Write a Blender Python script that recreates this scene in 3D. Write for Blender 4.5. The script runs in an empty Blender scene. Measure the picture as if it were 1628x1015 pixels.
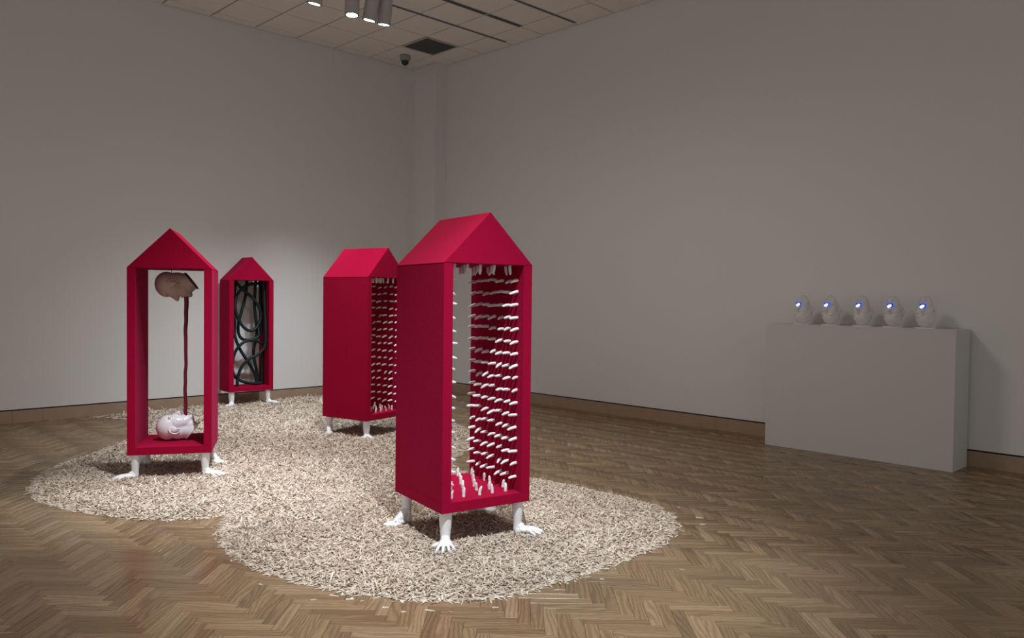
import bpy, bmesh, math, random
import numpy as np
from mathutils import Vector, Matrix, Euler

scene = bpy.context.scene
COL = scene.collection
random.seed(7)
rng = np.random.default_rng(11)

# ------------------------------------------------------------------ camera
CAM_H = 1.464
F_PX, PITCH, ROLL, YAW = 1261.3, 0.0261, 0.0121, 0.7972
cam_data = bpy.data.cameras.new('camera')
cam_data.sensor_width = 36.0
cam_data.lens = 36.0 * F_PX / 1628.0
cam_data.clip_end = 100
cam = bpy.data.objects.new('camera', cam_data)
COL.objects.link(cam)
_F = Vector((math.cos(YAW) * math.cos(PITCH), math.sin(YAW) * math.cos(PITCH), -math.sin(PITCH)))
_R = Vector((math.sin(YAW), -math.cos(YAW), 0))
_U = _R.cross(_F)
_R2 = _R * math.cos(ROLL) + _U * math.sin(ROLL)
_U2 = -_R * math.sin(ROLL) + _U * math.cos(ROLL)
_m = Matrix((_R2, _U2, -_F)).transposed().to_4x4()
_m.translation = Vector((0, 0, CAM_H))
cam.matrix_world = _m
scene.camera = cam

# ------------------------------------------------------------------ world and lights
world = bpy.data.worlds.new('gallery_ambient')
scene.world = world
world.use_nodes = True
bg = world.node_tree.nodes['Background']
bg.inputs[0].default_value = (1.0, 0.975, 0.94, 1)
bg.inputs[1].default_value = 0.43

scene.view_settings.view_transform = 'Standard'
scene.view_settings.look = 'None'
scene.view_settings.gamma = 1.0
scene.view_settings.use_curve_mapping = False
scene.view_settings.exposure = 0.0


LAMP = (0.90, 0.96, 1.03)


def spot(name, loc, target, watts, cone, blend=0.8, color=(1.0, 0.97, 0.94), size=0.05):
    ld = bpy.data.lights.new(name, 'SPOT')
    ld.energy = watts
    ld.spot_size = math.radians(cone)
    ld.spot_blend = blend
    ld.shadow_soft_size = size
    ld.color = color
    o = bpy.data.objects.new(name, ld)
    COL.objects.link(o)
    o.location = loc
    d = Vector(target) - Vector(loc)
    o.rotation_euler = d.to_track_quat('-Z', 'Y').to_euler()
    return o


# ceiling track spots outside the frame (their lamps hang from tracks above the camera's view), then an added fill flood
spot('track_spot', (1.95, 1.65, 4.75), (2.90, 3.05, 0.0), 1120, 51, 1.0, LAMP)
spot('track_spot', (2.40, 4.20, 4.75), (2.46, 5.82, 0.0), 860, 37, 1.0, LAMP)
spot('track_spot', (3.90, 6.10, 4.75), (3.70, 6.20, 0.0), 580, 88, 1.0, LAMP)
spot('fill_flood', (3.70, 5.00, 4.85), (3.80, 5.10, 0.0), 310, 168, 1.0, (1.0, 0.92, 0.84), 0.6)  # added unseen fill to lift the walls, not a lamp of the room

# ------------------------------------------------------------------ helpers


def link(o, parent=None):
    COL.objects.link(o)
    if parent is not None:
        o.parent = parent
    return o


def tag(o, label, cat=None, group=None, kind=None):
    o['label'] = label
    if cat:
        o['category'] = cat
    if group:
        o['group'] = group
    if kind:
        o['kind'] = kind
    return o


def struct(o):
    o['kind'] = 'structure'
    return o


def empty(name, loc, rz=0):
    o = bpy.data.objects.new(name, None)
    o.empty_display_size = 0.1
    COL.objects.link(o)
    o.location = loc
    o.rotation_euler = (0, 0, rz)
    return o


def mesh_obj(name, bm, mat, parent=None, smooth=False, loc=None):
    me = bpy.data.meshes.new(name)
    bm.normal_update()
    bm.to_mesh(me)
    bm.free()
    if mat is not None:
        me.materials.append(mat)
    if smooth:
        for p in me.polygons:
            p.use_smooth = True
    o = bpy.data.objects.new(name, me)
    link(o, parent)
    if loc is not None:
        o.location = loc
    return o


def inst(name, me, parent=None, loc=(0, 0, 0), rot=(0, 0, 0), scale=(1, 1, 1)):
    o = bpy.data.objects.new(name, me)
    link(o, parent)
    o.location = loc
    o.rotation_euler = rot
    o.scale = scale
    return o


def box(bm, x0, x1, y0, y1, z0, z1, bevel=0.0):
    vs = [bm.verts.new((x, y, z)) for z in (z0, z1) for y in (y0, y1) for x in (x0, x1)]
    fs = [(0, 2, 3, 1), (4, 5, 7, 6), (0, 1, 5, 4), (2, 6, 7, 3), (0, 4, 6, 2), (1, 3, 7, 5)]
    faces = [bm.faces.new([vs[i] for i in f]) for f in fs]
    if bevel > 0:
        es = list({e for f in faces for e in f.edges})
        bmesh.ops.bevel(bm, geom=es, offset=bevel, segments=2, affect='EDGES', profile=0.6)
    return vs


def box_obj(name, b, mat, parent=None, bevel=0.0):
    bm = bmesh.new()
    box(bm, *b, bevel=bevel)
    return mesh_obj(name, bm, mat, parent)


def prism(bm, pts, y0, y1):
    a = [bm.verts.new((x, y0, z)) for x, z in pts]
    b = [bm.verts.new((x, y1, z)) for x, z in pts]
    n = len(pts)
    bm.faces.new(a)
    bm.faces.new(b[::-1])
    for i in range(n):
        j = (i + 1) % n
        bm.faces.new((a[j], a[i], b[i], b[j]))
    bmesh.ops.recalc_face_normals(bm, faces=bm.faces[:])


def lathe(bm, prof, n=24, cap=True, M=None):
    rings = []
    for r, z in prof:
        ring = []
        for k in range(n):
            t = 2 * math.pi * k / n
            v = Vector((r * math.cos(t), r * math.sin(t), z))
            ring.append(bm.verts.new(M @ v if M else v))
        rings.append(ring)
    for a, b in zip(rings, rings[1:]):
        for k in range(n):
            j = (k + 1) % n
            bm.faces.new((a[k], a[j], b[j], b[k]))
    if cap:
        bm.faces.new(rings[0][::-1])
        bm.faces.new(rings[-1])


def ellipsoid(bm, c, r, rot=None, seg=20, rings=12):
    M = Matrix.Translation(c)
    if rot is not None:
        M = M @ Euler(rot).to_matrix().to_4x4()
    M = M @ Matrix.Diagonal((r[0], r[1], r[2], 1))
    bmesh.ops.create_uvsphere(bm, u_segments=seg, v_segments=rings, radius=1.0, matrix=M)


def chain(bm, pts, flat=1.0, seg=14):
    """tapered capsules through pts [(x,y,z,r)], closed meshes that overlap (to be remeshed)"""
    for (a, b) in zip(pts, pts[1:]):
        pa, pb = Vector(a[:3]), Vector(b[:3])
        d = pb - pa
        q = d.to_track_quat('Z', 'Y').to_matrix().to_4x4()
        bmesh.ops.create_cone(bm, cap_ends=True, segments=seg, radius1=a[3], radius2=b[3], depth=d.length,
                              matrix=Matrix.Translation((pa + pb) / 2) @ q)
    for p in pts:
        ellipsoid(bm, p[:3], (p[3], p[3], p[3] * flat), seg=seg, rings=8)


def remesh(name, bm, mat, voxel, smooth_it=4, factor=0.5, decimate=None):
    """fuse overlapping closed pieces into one continuous surface; returns mesh data"""
    me = bpy.data.meshes.new(name + '_raw')
    bm.to_mesh(me)
    bm.free()
    o = bpy.data.objects.new(name + '_raw', me)
    COL.objects.link(o)
    r = o.modifiers.new('r', 'REMESH')
    r.mode = 'VOXEL'
    r.voxel_size = voxel
    r.use_smooth_shade = True
    s = o.modifiers.new('s', 'SMOOTH')
    s.factor = factor
    s.iterations = smooth_it
    if decimate:
        d = o.modifiers.new('d', 'DECIMATE')
        d.ratio = decimate
    dg = bpy.context.evaluated_depsgraph_get()
    dg.update()
    out = bpy.data.meshes.new_from_object(o.evaluated_get(dg))
    out.name = name
    bpy.data.objects.remove(o)
    bpy.data.meshes.remove(me)
    out.materials.clear()
    out.materials.append(mat)
    for p in out.polygons:
        p.use_smooth = True
    return out


def mirror_y(me, name):
    m = me.copy()
    m.name = name
    m.transform(Matrix.Diagonal((1, -1, 1, 1)))
    m.flip_normals()
    return m


# ------------------------------------------------------------------ materials
def new_mat(name):
    m = bpy.data.materials.new(name)
    m.use_nodes = True
    nt = m.node_tree
    return m, nt, nt.nodes['Principled BSDF'], nt.nodes, nt.links


def plain(name, col, rough=0.6, metal=0.0, var=0.05, nscale=8.0, bump=0.0, bscale=200.0, spec=0.5, coat=0.0, sheen=0.0):
    m, nt, bs, N, L = new_mat(name)
    tc = N.new('ShaderNodeTexCoord')
    no = N.new('ShaderNodeTexNoise')
    no.inputs['Scale'].default_value = nscale
    no.inputs['Detail'].default_value = 4
    L.new(tc.outputs['Object'], no.inputs['Vector'])
    mx = N.new('ShaderNodeMixRGB')
    L.new(no.outputs['Fac'], mx.inputs[0])
    mx.inputs[1].default_value = (*[c * (1 - var) for c in col], 1)
    mx.inputs[2].default_value = (*[min(1, c * (1 + var)) for c in col], 1)
    L.new(mx.outputs[0], bs.inputs['Base Color'])
    bs.inputs['Roughness'].default_value = rough
    bs.inputs['Metallic'].default_value = metal
    bs.inputs['Specular IOR Level'].default_value = spec
    bs.inputs['Coat Weight'].default_value = coat
    bs.inputs['Sheen Weight'].default_value = sheen
    if bump > 0:
        n2 = N.new('ShaderNodeTexNoise')
        n2.inputs['Scale'].default_value = bscale
        n2.inputs['Detail'].default_value = 3
        L.new(tc.outputs['Object'], n2.inputs['Vector'])
        b = N.new('ShaderNodeBump')
        b.inputs['Strength'].default_value = bump
        b.inputs['Distance'].default_value = 0.004
        L.new(n2.outputs['Fac'], b.inputs['Height'])
        L.new(b.outputs[0], bs.inputs['Normal'])
    return m


def emit(name, col, strength):
    m, nt, bs, N, L = new_mat(name)
    bs.inputs['Base Color'].default_value = (*col, 1)
    bs.inputs['Emission Color'].default_value = (*col, 1)
    bs.inputs['Emission Strength'].default_value = strength
    no = N.new('ShaderNodeTexNoise')
    no.inputs['Scale'].default_value = 30
    return m


def parquet_mat(name, source):
    """oak block: grain runs along UV.x (metres); tone per block from 'source'"""
    m, nt, bs, N, L = new_mat(name)
    if source == 'object':
        rnd = N.new('ShaderNodeObjectInfo').outputs['Random']
    else:
        a = N.new('ShaderNodeAttribute')
        a.attribute_name = 'rnd'
        rnd = a.outputs['Fac']
    uv = N.new('ShaderNodeUVMap')
    uv.uv_map = 'UVMap'
    mul = N.new('ShaderNodeMath'); mul.operation = 'MULTIPLY'; mul.inputs[1].default_value = 53.7
    L.new(rnd, mul.inputs[0])
    comb = N.new('ShaderNodeCombineXYZ')
    L.new(mul.outputs[0], comb.inputs[0]); L.new(mul.outputs[0], comb.inputs[1])
    add = N.new('ShaderNodeVectorMath'); add.operation = 'ADD'
    L.new(uv.outputs[0], add.inputs[0]); L.new(comb.outputs[0], add.inputs[1])
    sc = N.new('ShaderNodeVectorMath'); sc.operation = 'MULTIPLY'
    sc.inputs[1].default_value = (6.0, 30.0, 1.0)
    L.new(add.outputs[0], sc.inputs[0])
    # cathedral figure: distorted bands
    wv = N.new('ShaderNodeTexWave')
    wv.wave_type = 'BANDS'; wv.bands_direction = 'Y'
    wv.inputs['Scale'].default_value = 0.42
    wv.inputs['Distortion'].default_value = 20.0
    wv.inputs['Detail'].default_value = 1.2
    wv.inputs['Detail Scale'].default_value = 0.7
    L.new(sc.outputs[0], wv.inputs['Vector'])
    fine = N.new('ShaderNodeTexNoise')
    fine.inputs['Scale'].default_value = 4.0
    fine.inputs['Detail'].default_value = 5
    L.new(sc.outputs[0], fine.inputs['Vector'])
    cr = N.new('ShaderNodeValToRGB')
    e = cr.color_ramp.elements
    e[0].position = 0.0; e[0].color = (0.172, 0.112, 0.060, 1)
    e[1].position = 1.0; e[1].color = (0.300, 0.208, 0.118, 1)
    k = cr.color_ramp.elements.new(0.35); k.color = (0.218, 0.144, 0.078, 1)
    k = cr.color_ramp.elements.new(0.7); k.color = (0.245, 0.165, 0.090, 1)
    L.new(rnd, cr.inputs[0])
    r1 = N.new('ShaderNodeMapRange')
    r1.inputs['From Min'].default_value = 0.1; r1.inputs['From Max'].default_value = 0.75
    r1.inputs['To Min'].default_value = 0.79; r1.inputs['To Max'].default_value = 1.08
    L.new(wv.outputs['Fac'], r1.inputs['Value'])
    r2 = N.new('ShaderNodeMapRange')
    r2.inputs['To Min'].default_value = 0.72; r2.inputs['To Max'].default_value = 1.28
    L.new(fine.outputs['Fac'], r2.inputs['Value'])
    mm = N.new('ShaderNodeMath'); mm.operation = 'MULTIPLY'
    L.new(r1.outputs[0], mm.inputs[0]); L.new(r2.outputs[0], mm.inputs[1])
    vm = N.new('ShaderNodeVectorMath'); vm.operation = 'SCALE'
    L.new(cr.outputs[0], vm.inputs[0]); L.new(mm.outputs[0], vm.inputs['Scale'])
    L.new(vm.outputs[0], bs.inputs['Base Color'])
    r3 = N.new('ShaderNodeMapRange')
    r3.inputs['To Min'].default_value = 0.15; r3.inputs['To Max'].default_value = 0.30
    L.new(fine.outputs['Fac'], r3.inputs['Value'])
    L.new(r3.outputs[0], bs.inputs['Roughness'])
    bs.inputs['Specular IOR Level'].default_value = 0.5
    b = N.new('ShaderNodeBump'); b.inputs['Strength'].default_value = 0.12; b.inputs['Distance'].default_value = 0.001
    L.new(fine.outputs['Fac'], b.inputs['Height'])
    L.new(b.outputs[0], bs.inputs['Normal'])
    return m


def chip_mat(name, attr):
    m, nt, bs, N, L = new_mat(name)
    if attr == 'object':
        rnd = N.new('ShaderNodeObjectInfo').outputs['Random']
    elif attr:
        a = N.new('ShaderNodeAttribute'); a.attribute_name = 'rnd'
        rnd = a.outputs['Fac']
    else:
        tc = N.new('ShaderNodeTexCoord')
        vo = N.new('ShaderNodeTexVoronoi'); vo.inputs['Scale'].default_value = 75
        L.new(tc.outputs['Object'], vo.inputs['Vector'])
        sp = N.new('ShaderNodeSeparateColor')
        L.new(vo.outputs['Color'], sp.inputs[0])
        rnd = sp.outputs[0]
        b = N.new('ShaderNodeBump'); b.inputs['Strength'].default_value = 1.0; b.inputs['Distance'].default_value = 0.01
        L.new(vo.outputs['Distance'], b.inputs['Height'])
        L.new(b.outputs[0], bs.inputs['Normal'])
    cr = N.new('ShaderNodeValToRGB')
    cr.color_ramp.interpolation = 'LINEAR'
    e = cr.color_ramp.elements
    e[0].position = 0.0; e[0].color = (0.214, 0.147, 0.098, 1)
    e[1].position = 1.0; e[1].color = (0.801, 0.748, 0.676, 1)
    for p, c in ((0.12, (0.392, 0.289, 0.205, 1)), (0.3, (0.561, 0.454, 0.352, 1)), (0.6, (0.659, 0.552, 0.445, 1)), (0.82, (0.712, 0.623, 0.521, 1))):
        k = e.new(p); k.color = c
    L.new(rnd, cr.inputs[0])
    L.new(cr.outputs[0], bs.inputs['Base Color'])
    bs.inputs['Roughness'].default_value = 0.8
    bs.inputs['Specular IOR Level'].default_value = 0.25
    return m


def felt_mat():
    m, nt, bs, N, L = new_mat('red_felt')
    tc = N.new('ShaderNodeTexCoord')
    n1 = N.new('ShaderNodeTexNoise'); n1.inputs['Scale'].default_value = 160; n1.inputs['Detail'].default_value = 4
    n2 = N.new('ShaderNodeTexNoise'); n2.inputs['Scale'].default_value = 3; n2.inputs['Detail'].default_value = 3
    L.new(tc.outputs['Object'], n1.inputs['Vector']); L.new(tc.outputs['Object'], n2.inputs['Vector'])
    mx = N.new('ShaderNodeMixRGB')
    mx.inputs[1].default_value = (0.255, 0.0025, 0.024, 1)
    mx.inputs[2].default_value = (0.415, 0.005, 0.040, 1)
    ad = N.new('ShaderNodeMath'); ad.operation = 'MULTIPLY_ADD'
    L.new(n1.outputs['Fac'], ad.inputs[0]); ad.inputs[1].default_value = 0.7
    ml = N.new('ShaderNodeMath'); ml.operation = 'MULTIPLY'; ml.inputs[1].default_value = 0.3
    L.new(n2.outputs['Fac'], ml.inputs[0]); L.new(ml.outputs[0], ad.inputs[2])
    L.new(ad.outputs[0], mx.inputs[0])
    L.new(mx.outputs[0], bs.inputs['Base Color'])
    bs.inputs['Roughness'].default_value = 0.92
    bs.inputs['Specular IOR Level'].default_value = 0.04
    bs.inputs['Sheen Weight'].default_value = 0.07
    bs.inputs['Sheen Roughness'].default_value = 0.5
    bs.inputs['Sheen Tint'].default_value = (1.0, 0.18, 0.50, 1)
    b = N.new('ShaderNodeBump'); b.inputs['Strength'].default_value = 0.5; b.inputs['Distance'].default_value = 0.003
    L.new(n1.outputs['Fac'], b.inputs['Height'])
    L.new(b.outputs[0], bs.inputs['Normal'])
    return m


def glass_mat():
    m, nt, bs, N, L = new_mat('clear_cast_glass')
    tc = N.new('ShaderNodeTexCoord')
    no = N.new('ShaderNodeTexNoise'); no.inputs['Scale'].default_value = 28; no.inputs['Detail'].default_value = 3
    L.new(tc.outputs['Object'], no.inputs['Vector'])
    b = N.new('ShaderNodeBump'); b.inputs['Strength'].default_value = 0.35; b.inputs['Distance'].default_value = 0.01
    L.new(no.outputs['Fac'], b.inputs['Height'])
    L.new(b.outputs[0], bs.inputs['Normal'])
    bs.inputs['Base Color'].default_value = (0.95, 0.93, 0.90, 1)
    bs.inputs['Roughness'].default_value = 0.30
    bs.inputs['IOR'].default_value = 1.33
    bs.inputs['Transmission Weight'].default_value = 0.55
    bs.inputs['Coat Weight'].default_value = 0.6
    bs.inputs['Coat Roughness'].default_value = 0.08
    return m


M_wall = plain('wall_paint', (0.69, 0.69, 0.685), 0.9, var=0.015, nscale=1.5, bump=0.06, bscale=350, spec=0.2)
M_reveal = plain('dark_reveal', (0.012, 0.013, 0.016), 0.7)
M_base = plain('oak_baseboard', (0.34, 0.24, 0.165), 0.5, var=0.14, nscale=9, bump=0.1, bscale=90)
M_tile = plain('acoustic_tile', (0.80, 0.75, 0.705), 0.95, var=0.20, nscale=75, bump=0.5, bscale=160, spec=0.1)
M_tee = plain('ceiling_tee', (0.05, 0.046, 0.042), 0.8)
M_slot = plain('slot_black', (0.02, 0.024, 0.026), 0.6)
M_slot_frame = plain('slot_frame', (0.36, 0.37, 0.37), 0.5)
M_grille = plain('vent_grille', (0.075, 0.085, 0.085), 0.6, var=0.15, nscale=300)
M_vent_frame = plain('vent_frame', (0.50, 0.47, 0.44), 0.6)
M_lamp = plain('lamp_grey', (0.42, 0.42, 0.43), 0.45, var=0.04)
M_lens = emit('lamp_lens', (0.92, 0.96, 1.0), 9.0)
M_lampdark = plain('lamp_dark', (0.03, 0.035, 0.04), 0.5)
M_camgrey = plain('camera_housing', (0.28, 0.29, 0.28), 0.5)
M_dome = plain('camera_dome', (0.012, 0.013, 0.013), 0.15)
M_plinth = plain('plinth_paint', (0.575, 0.575, 0.57), 0.7, var=0.01, nscale=3, bump=0.03, bscale=200, spec=0.3)
M_red = felt_mat()
M_plaster = plain('white_plaster', (0.86, 0.86, 0.87), 0.45, var=0.03, nscale=14, bump=0.12, bscale=90, spec=0.4)
M_gloss_plaster = plain('white_glazed_plaster', (0.84, 0.83, 0.85), 0.2, var=0.03, nscale=20, bump=0.25, bscale=60, coat=0.3)
M_shaded_plaster = plain('plaster_painted_shade', (0.50, 0.39, 0.34), 0.6, var=0.10, nscale=18, bump=0.2, bscale=80)  # white plaster with the shade under the roof painted into its colour
M_neckshade_wire = plain('neck_shade_and_wire', (0.03, 0.02, 0.025), 0.7)  # paints the shade of the open neck cut; also colours the wire
M_tongue = plain('crimson_strand', (0.17, 0.008, 0.028), 0.35, var=0.35, nscale=90, bump=0.6, bscale=120)
M_hose = plain('green_black_rubber', (0.006, 0.019, 0.020), 0.5, var=0.15, nscale=30, spec=0.25)
M_glass = glass_mat()
M_ring = plain('blue_ring', (0.16, 0.20, 0.62), 0.3, var=0.1)
M_ringlit = emit('blue_glow', (0.10, 0.16, 0.75), 0.55)
M_cavity = emit('blue_cavity', (0.006, 0.010, 0.16), 0.35)
M_screen = emit('white_screen', (0.86, 0.95, 1.0), 1.25)
M_painted_glow = plain('painted_glow', (0.85, 0.85, 0.85), 0.6)  # white that imitates light falling on the plinth top
M_block_obj = parquet_mat('oak_parquet_block', 'object')
M_block_att = parquet_mat('oak_parquet', 'attribute')
M_subfloor = plain('subfloor', (0.035, 0.022, 0.012), 0.9)
M_chips = chip_mat('wood_chips', True)
M_chip_one = chip_mat('wood_chip_single', 'object')
M_bed = chip_mat('wood_chip_bed', False)

# ------------------------------------------------------------------ room
YL, XR, HC = 10.1845, 7.93, 5.067
XA, YA = -3.2, -3.2           # near extents of floor and ceiling (behind the camera)
T = 0.6096
U0, V0 = 5.635, 9.997         # ceiling grid origin

floor = struct(box_obj('floor', (XA, XR + 0.1, YA, YL + 0.1, -0.12, -0.007), M_subfloor))
wl = struct(box_obj('wall_left', (XA, XR + 0.2, YL, YL + 0.2, 0.155, HC + 0.25), M_wall))
wr_ = struct(box_obj('wall_right', (XR, XR + 0.2, YA, YL + 0.2, 0.155, HC + 0.25), M_wall))
wc = struct(box_obj('wall_corner', (7.70, XR + 0.01, 9.635, YL + 0.01, 0.155, HC + 0.02), M_wall))
ceiling = struct(box_obj('ceiling', (XA, XR + 0.2, YA, YL + 0.2, HC + 0.016, HC + 0.25), M_tee))

# black reveals between wall and baseboard
struct(box_obj('trim_1', (XA, 7.705, YL + 0.008, YL + 0.03, 0.13, 0.16), M_reveal))
struct(box_obj('trim_2', (XR + 0.008, XR + 0.03, YA, 9.64, 0.13, 0.16), M_reveal))
struct(box_obj('trim_3', (7.708, XR, 9.643, YL, 0.13, 0.16), M_reveal))
bl = struct(box_obj('baseboard_left', (XA, 7.70, YL + 0.004, YL + 0.03, 0.0, 0.139), M_subfloor))
br = struct(box_obj('baseboard_right', (XR + 0.004, XR + 0.03, YA, 9.635, 0.0, 0.139), M_subfloor))
bc = struct(box_obj('baseboard_corner', (7.705, XR, 9.64, YL, 0.0, 0.139), M_subfloor))


def boards(parent, cuts, mk):
    for a, b in zip(cuts, cuts[1:]):
        box_obj('board', mk(a + 0.0012, b - 0.0012), M_base, parent, bevel=0.001)


boards(bl, [XA, 0.3, 2.18, 2.48, 4.39, 5.14, 6.3, 7.70], lambda a, b: (a, b, YL - 0.004, YL + 0.006, 0.0, 0.140))
boards(br, [YA, -0.2, 1.5, 2.9, 4.79, 6.55, 7.31, 8.6, 9.635], lambda a, b: (XR - 0.004, XR + 0.006, a, b, 0.0, 0.140))
boards(bc, [7.697, 7.93], lambda a, b: (a, b, 9.631, 9.641, 0.0, 0.140))
boards(bc, [9.635, YL], lambda a, b: (7.696, 7.706, a, b, 0.0, 0.140))


def to_px(p):
    v = Vector(p) - Vector((0, 0, CAM_H))
    z = v.dot(_F)
    if z < 0.05:
        return None
    return 814 + F_PX * v.dot(_R2) / z, 507.5 - F_PX * v.dot(_U2) / z, z


def in_frame(p, mx=0, my=0):
    q = to_px(p)
    return q is not None and -mx < q[0] < 1628 + mx and -my < q[1] < 1015 + my


# ---- ceiling tiles: those in view one by one, the rest as one mesh
xs = [XR]
k = 3
while U0 + k * T > XA:
    xs.append(U0 + k * T); k -= 1
xs.append(XA)
xs = sorted(set(round(v, 4) for v in xs))
ys = [YL]
k = 0
while V0 + k * T > YA:
    ys.append(V0 + k * T); k -= 1
ys.append(YA)
ys = sorted(set(round(v, 4) for v in ys))
G = 0.009
tile_cache = {}


def tile_mesh(w, h):
    key = (round(w, 3), round(h, 3))
    if key not in tile_cache:
        bm = bmesh.new()
        c = 0.006
        a = [bm.verts.new((x, y, 0.016)) for x, y in ((0, 0), (w, 0), (w, h), (0, h))]
        m = [bm.verts.new((x, y, 0.005)) for x, y in ((0, 0), (w, 0), (w, h), (0, h))]
        b = [bm.verts.new((x, y, 0)) for x, y in ((c, c), (w - c, c), (w - c, h - c), (c, h - c))]
        for p, q in ((a, m), (m, b)):
            for i in range(4):
                bm.faces.new((p[i], q[i], q[(i + 1) % 4], p[(i + 1) % 4]))
        bm.faces.new(b[::-1])
        bmesh.ops.recalc_face_normals(bm, faces=bm.faces[:])
        me = bpy.data.meshes.new('ceiling_tile')
        bm.to_mesh(me); bm.free()
        me.materials.append(M_tile)
        tile_cache[key] = me
    return tile_cache[key]


VENT = (U0 + 2 * T, U0 + 3 * T, V0 - 2 * T, V0 - T)
rest = bmesh.new()
for x0, x1 in zip(xs, xs[1:]):
    for y0, y1 in zip(ys, ys[1:]):
        if x1 - x0 < 0.03 or y1 - y0 < 0.03:
            continue
        if abs(x0 - VENT[0]) < 0.01 and abs(y0 - VENT[2]) < 0.01:
            continue
        X1, Y1 = x1 - G, y1 - G
        if x0 > 7.4 and y0 > 9.3:
            # tiles notched round the corner pilaster: keep what stays clear of it
            if y0 > 9.9:
                X1 = 7.70
            else:
                Y1 = 9.63
        cx, cy = (x0 + x1) / 2, (y0 + y1) / 2
        vis = any(in_frame((px, py, HC)) for px, py in ((cx, cy), (x0, y0), (x1, y1), (x0, y1), (x1, y0)))
        if vis and math.hypot(cx, cy) < 14:
            inst('ceiling_tile', tile_mesh(X1 - x0 - G, Y1 - y0 - G), ceiling, (x0 + G, y0 + G, HC))
        else:
            box(rest, x0 + G, X1, y0 + G, Y1, HC, HC + 0.016)
# sliver of tile beside the pilaster
inst('ceiling_tile', tile_mesh(7.70 - (U0 + 3 * T) - 2 * G, V0 - 9.63 - G), ceiling, (U0 + 3 * T + G, 9.63, HC))
o = mesh_obj('ceiling_tiles_beyond', rest, M_tile, ceiling)
o['kind'] = 'stuff'

# ---- herringbone parquet
BW, BL_ = 0.060, 0.300
NB = 5
S2 = math.sqrt(0.5)
EU = np.array((S2, S2)); EV = np.array((-S2, S2))
blocks = []
R_ = int(16 / BW)
for ix in range(-R_ // 2, R_):
    for iy in range(-R_, R_):
        d = (ix - iy) % (2 * NB)
        if d == 0:
            c = (ix * BW + BL_ / 2, iy * BW + BW / 2); hor = True
        elif d == 2 * NB - 1:
            c = (ix * BW + BW / 2, iy * BW + BL_ / 2); hor = False
        else:
            continue
        p = EU * c[0] + EV * c[1]
        if XA + 0.1 < p[0] < XR + 0.06 and YA + 0.1 < p[1] < YL + 0.06:
            blocks.append((p[0], p[1], math.pi / 4 if hor else 3 * math.pi / 4))

# outline of the wood-chip field on the floor (metres)
OUT = [(1.53, 6.62), (1.50, 6.21), (1.63, 5.79), (1.80, 5.42), (1.96, 5.21), (2.22, 5.06), (2.36, 5.12), (2.24, 4.92), (2.09, 4.68),
       (2.01, 4.43), (1.96, 4.08), (1.99, 3.82), (2.07, 3.55), (2.15, 3.33), (2.28, 3.08), (2.43, 2.90), (2.63, 2.79),
       (2.85, 2.73), (3.16, 2.71), (3.47, 2.70), (3.88, 2.73), (4.24, 2.83), (4.51, 3.04), (4.65, 3.29), (4.68, 3.54),
       (4.66, 3.81), (4.66, 4.14), (4.58, 4.48), (4.36, 4.75), (4.33, 5.10), (4.55, 5.42), (5.0, 5.75), (5.5, 6.15),
       (5.85, 6.75), (6.0, 7.4), (6.1, 8.5), (6.2, 9.5), (6.15, 10.14), (5.0, 10.15), (4.0, 10.15), (3.4, 10.14), (2.98, 10.1), (3.12, 9.92),
       (3.3, 9.6), (3.28, 9.15), (3.05, 8.65), (2.75, 8.27), (2.3, 7.78), (1.94, 7.46), (1.68, 7.05)]
P = np.array(OUT)


def sdist(q):
    """signed distance to outline, positive inside; q (n,2)"""
    n = len(P)
    d = np.full(len(q), 1e9)
    ins = np.zeros(len(q), bool)
    for i in range(n):
        a, b = P[i], P[(i + 1) % n]
        ab = b - a
        t = np.clip(((q - a) @ ab) / (ab @ ab), 0, 1)
        d = np.minimum(d, np.linalg.norm(q - (a + t[:, None] * ab), axis=1))
        c = ((a[1] > q[:, 1]) != (b[1] > q[:, 1]))
        with np.errstate(divide='ignore', invalid='ignore'):
            xi = (b[0] - a[0]) * (q[:, 1] - a[1]) / (b[1] - a[1]) + a[0]
        ins ^= c & (q[:, 0] < xi)
    return np.where(ins, d, -d)


bsd = sdist(np.array([b[:2] for b in blocks]))
order = []
for i, b in enumerate(blocks):
    q = to_px((b[0], b[1], 0))
    if q and -20 < q[0] < 1648 and q[1] < 1030 and bsd[i] < 0.05:
        order.append((q[2], i))
order.sort()
near = {i for _, i in order[:300]}
hl, hw = BL_ / 2 - 0.0005, BW / 2 - 0.0005
bm = bmesh.new()
c = 0.0007
V = [bm.verts.new(v) for v in ((-hl, -hw, -.008), (hl, -hw, -.008), (hl, hw, -.008), (-hl, hw, -.008),
                               (-hl, -hw, -c), (hl, -hw, -c), (hl, hw, -c), (-hl, hw, -c),
                               (-hl + c, -hw + c, 0), (hl - c, -hw + c, 0), (hl - c, hw - c, 0), (-hl + c, hw - c, 0))]
for a0, b0 in ((0, 4), (4, 8)):
    for i in range(4):
        j = (i + 1) % 4
        bm.faces.new((V[a0 + i], V[a0 + j], V[b0 + j], V[b0 + i]))
bm.faces.new((V[8], V[9], V[10], V[11]))
uvl = bm.loops.layers.uv.new('UVMap')
for f in bm.faces:
    for lp in f.loops:
        lp[uvl].uv = (lp.vert.co.x, lp.vert.co.y)
block_me = bpy.data.meshes.new('parquet_block')
bm.to_mesh(block_me)
bv = np.array([v.co[:] for v in bm.verts])
bf = [[v.index for v in f.verts] for f in bm.faces]
bm.free()
block_me.materials.append(M_block_obj)
far = []
for i, (x, y, a) in enumerate(blocks):
    z = random.uniform(-0.0003, 0.0)
    if random.random() < 0.5:
        a += math.pi
    if i in near:
        inst('parquet_block', block_me, floor, (x, y, z), (0, 0, a))
    else:
        far.append((x, y, z, a))
fa = np.array(far)
n = len(fa)
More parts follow.
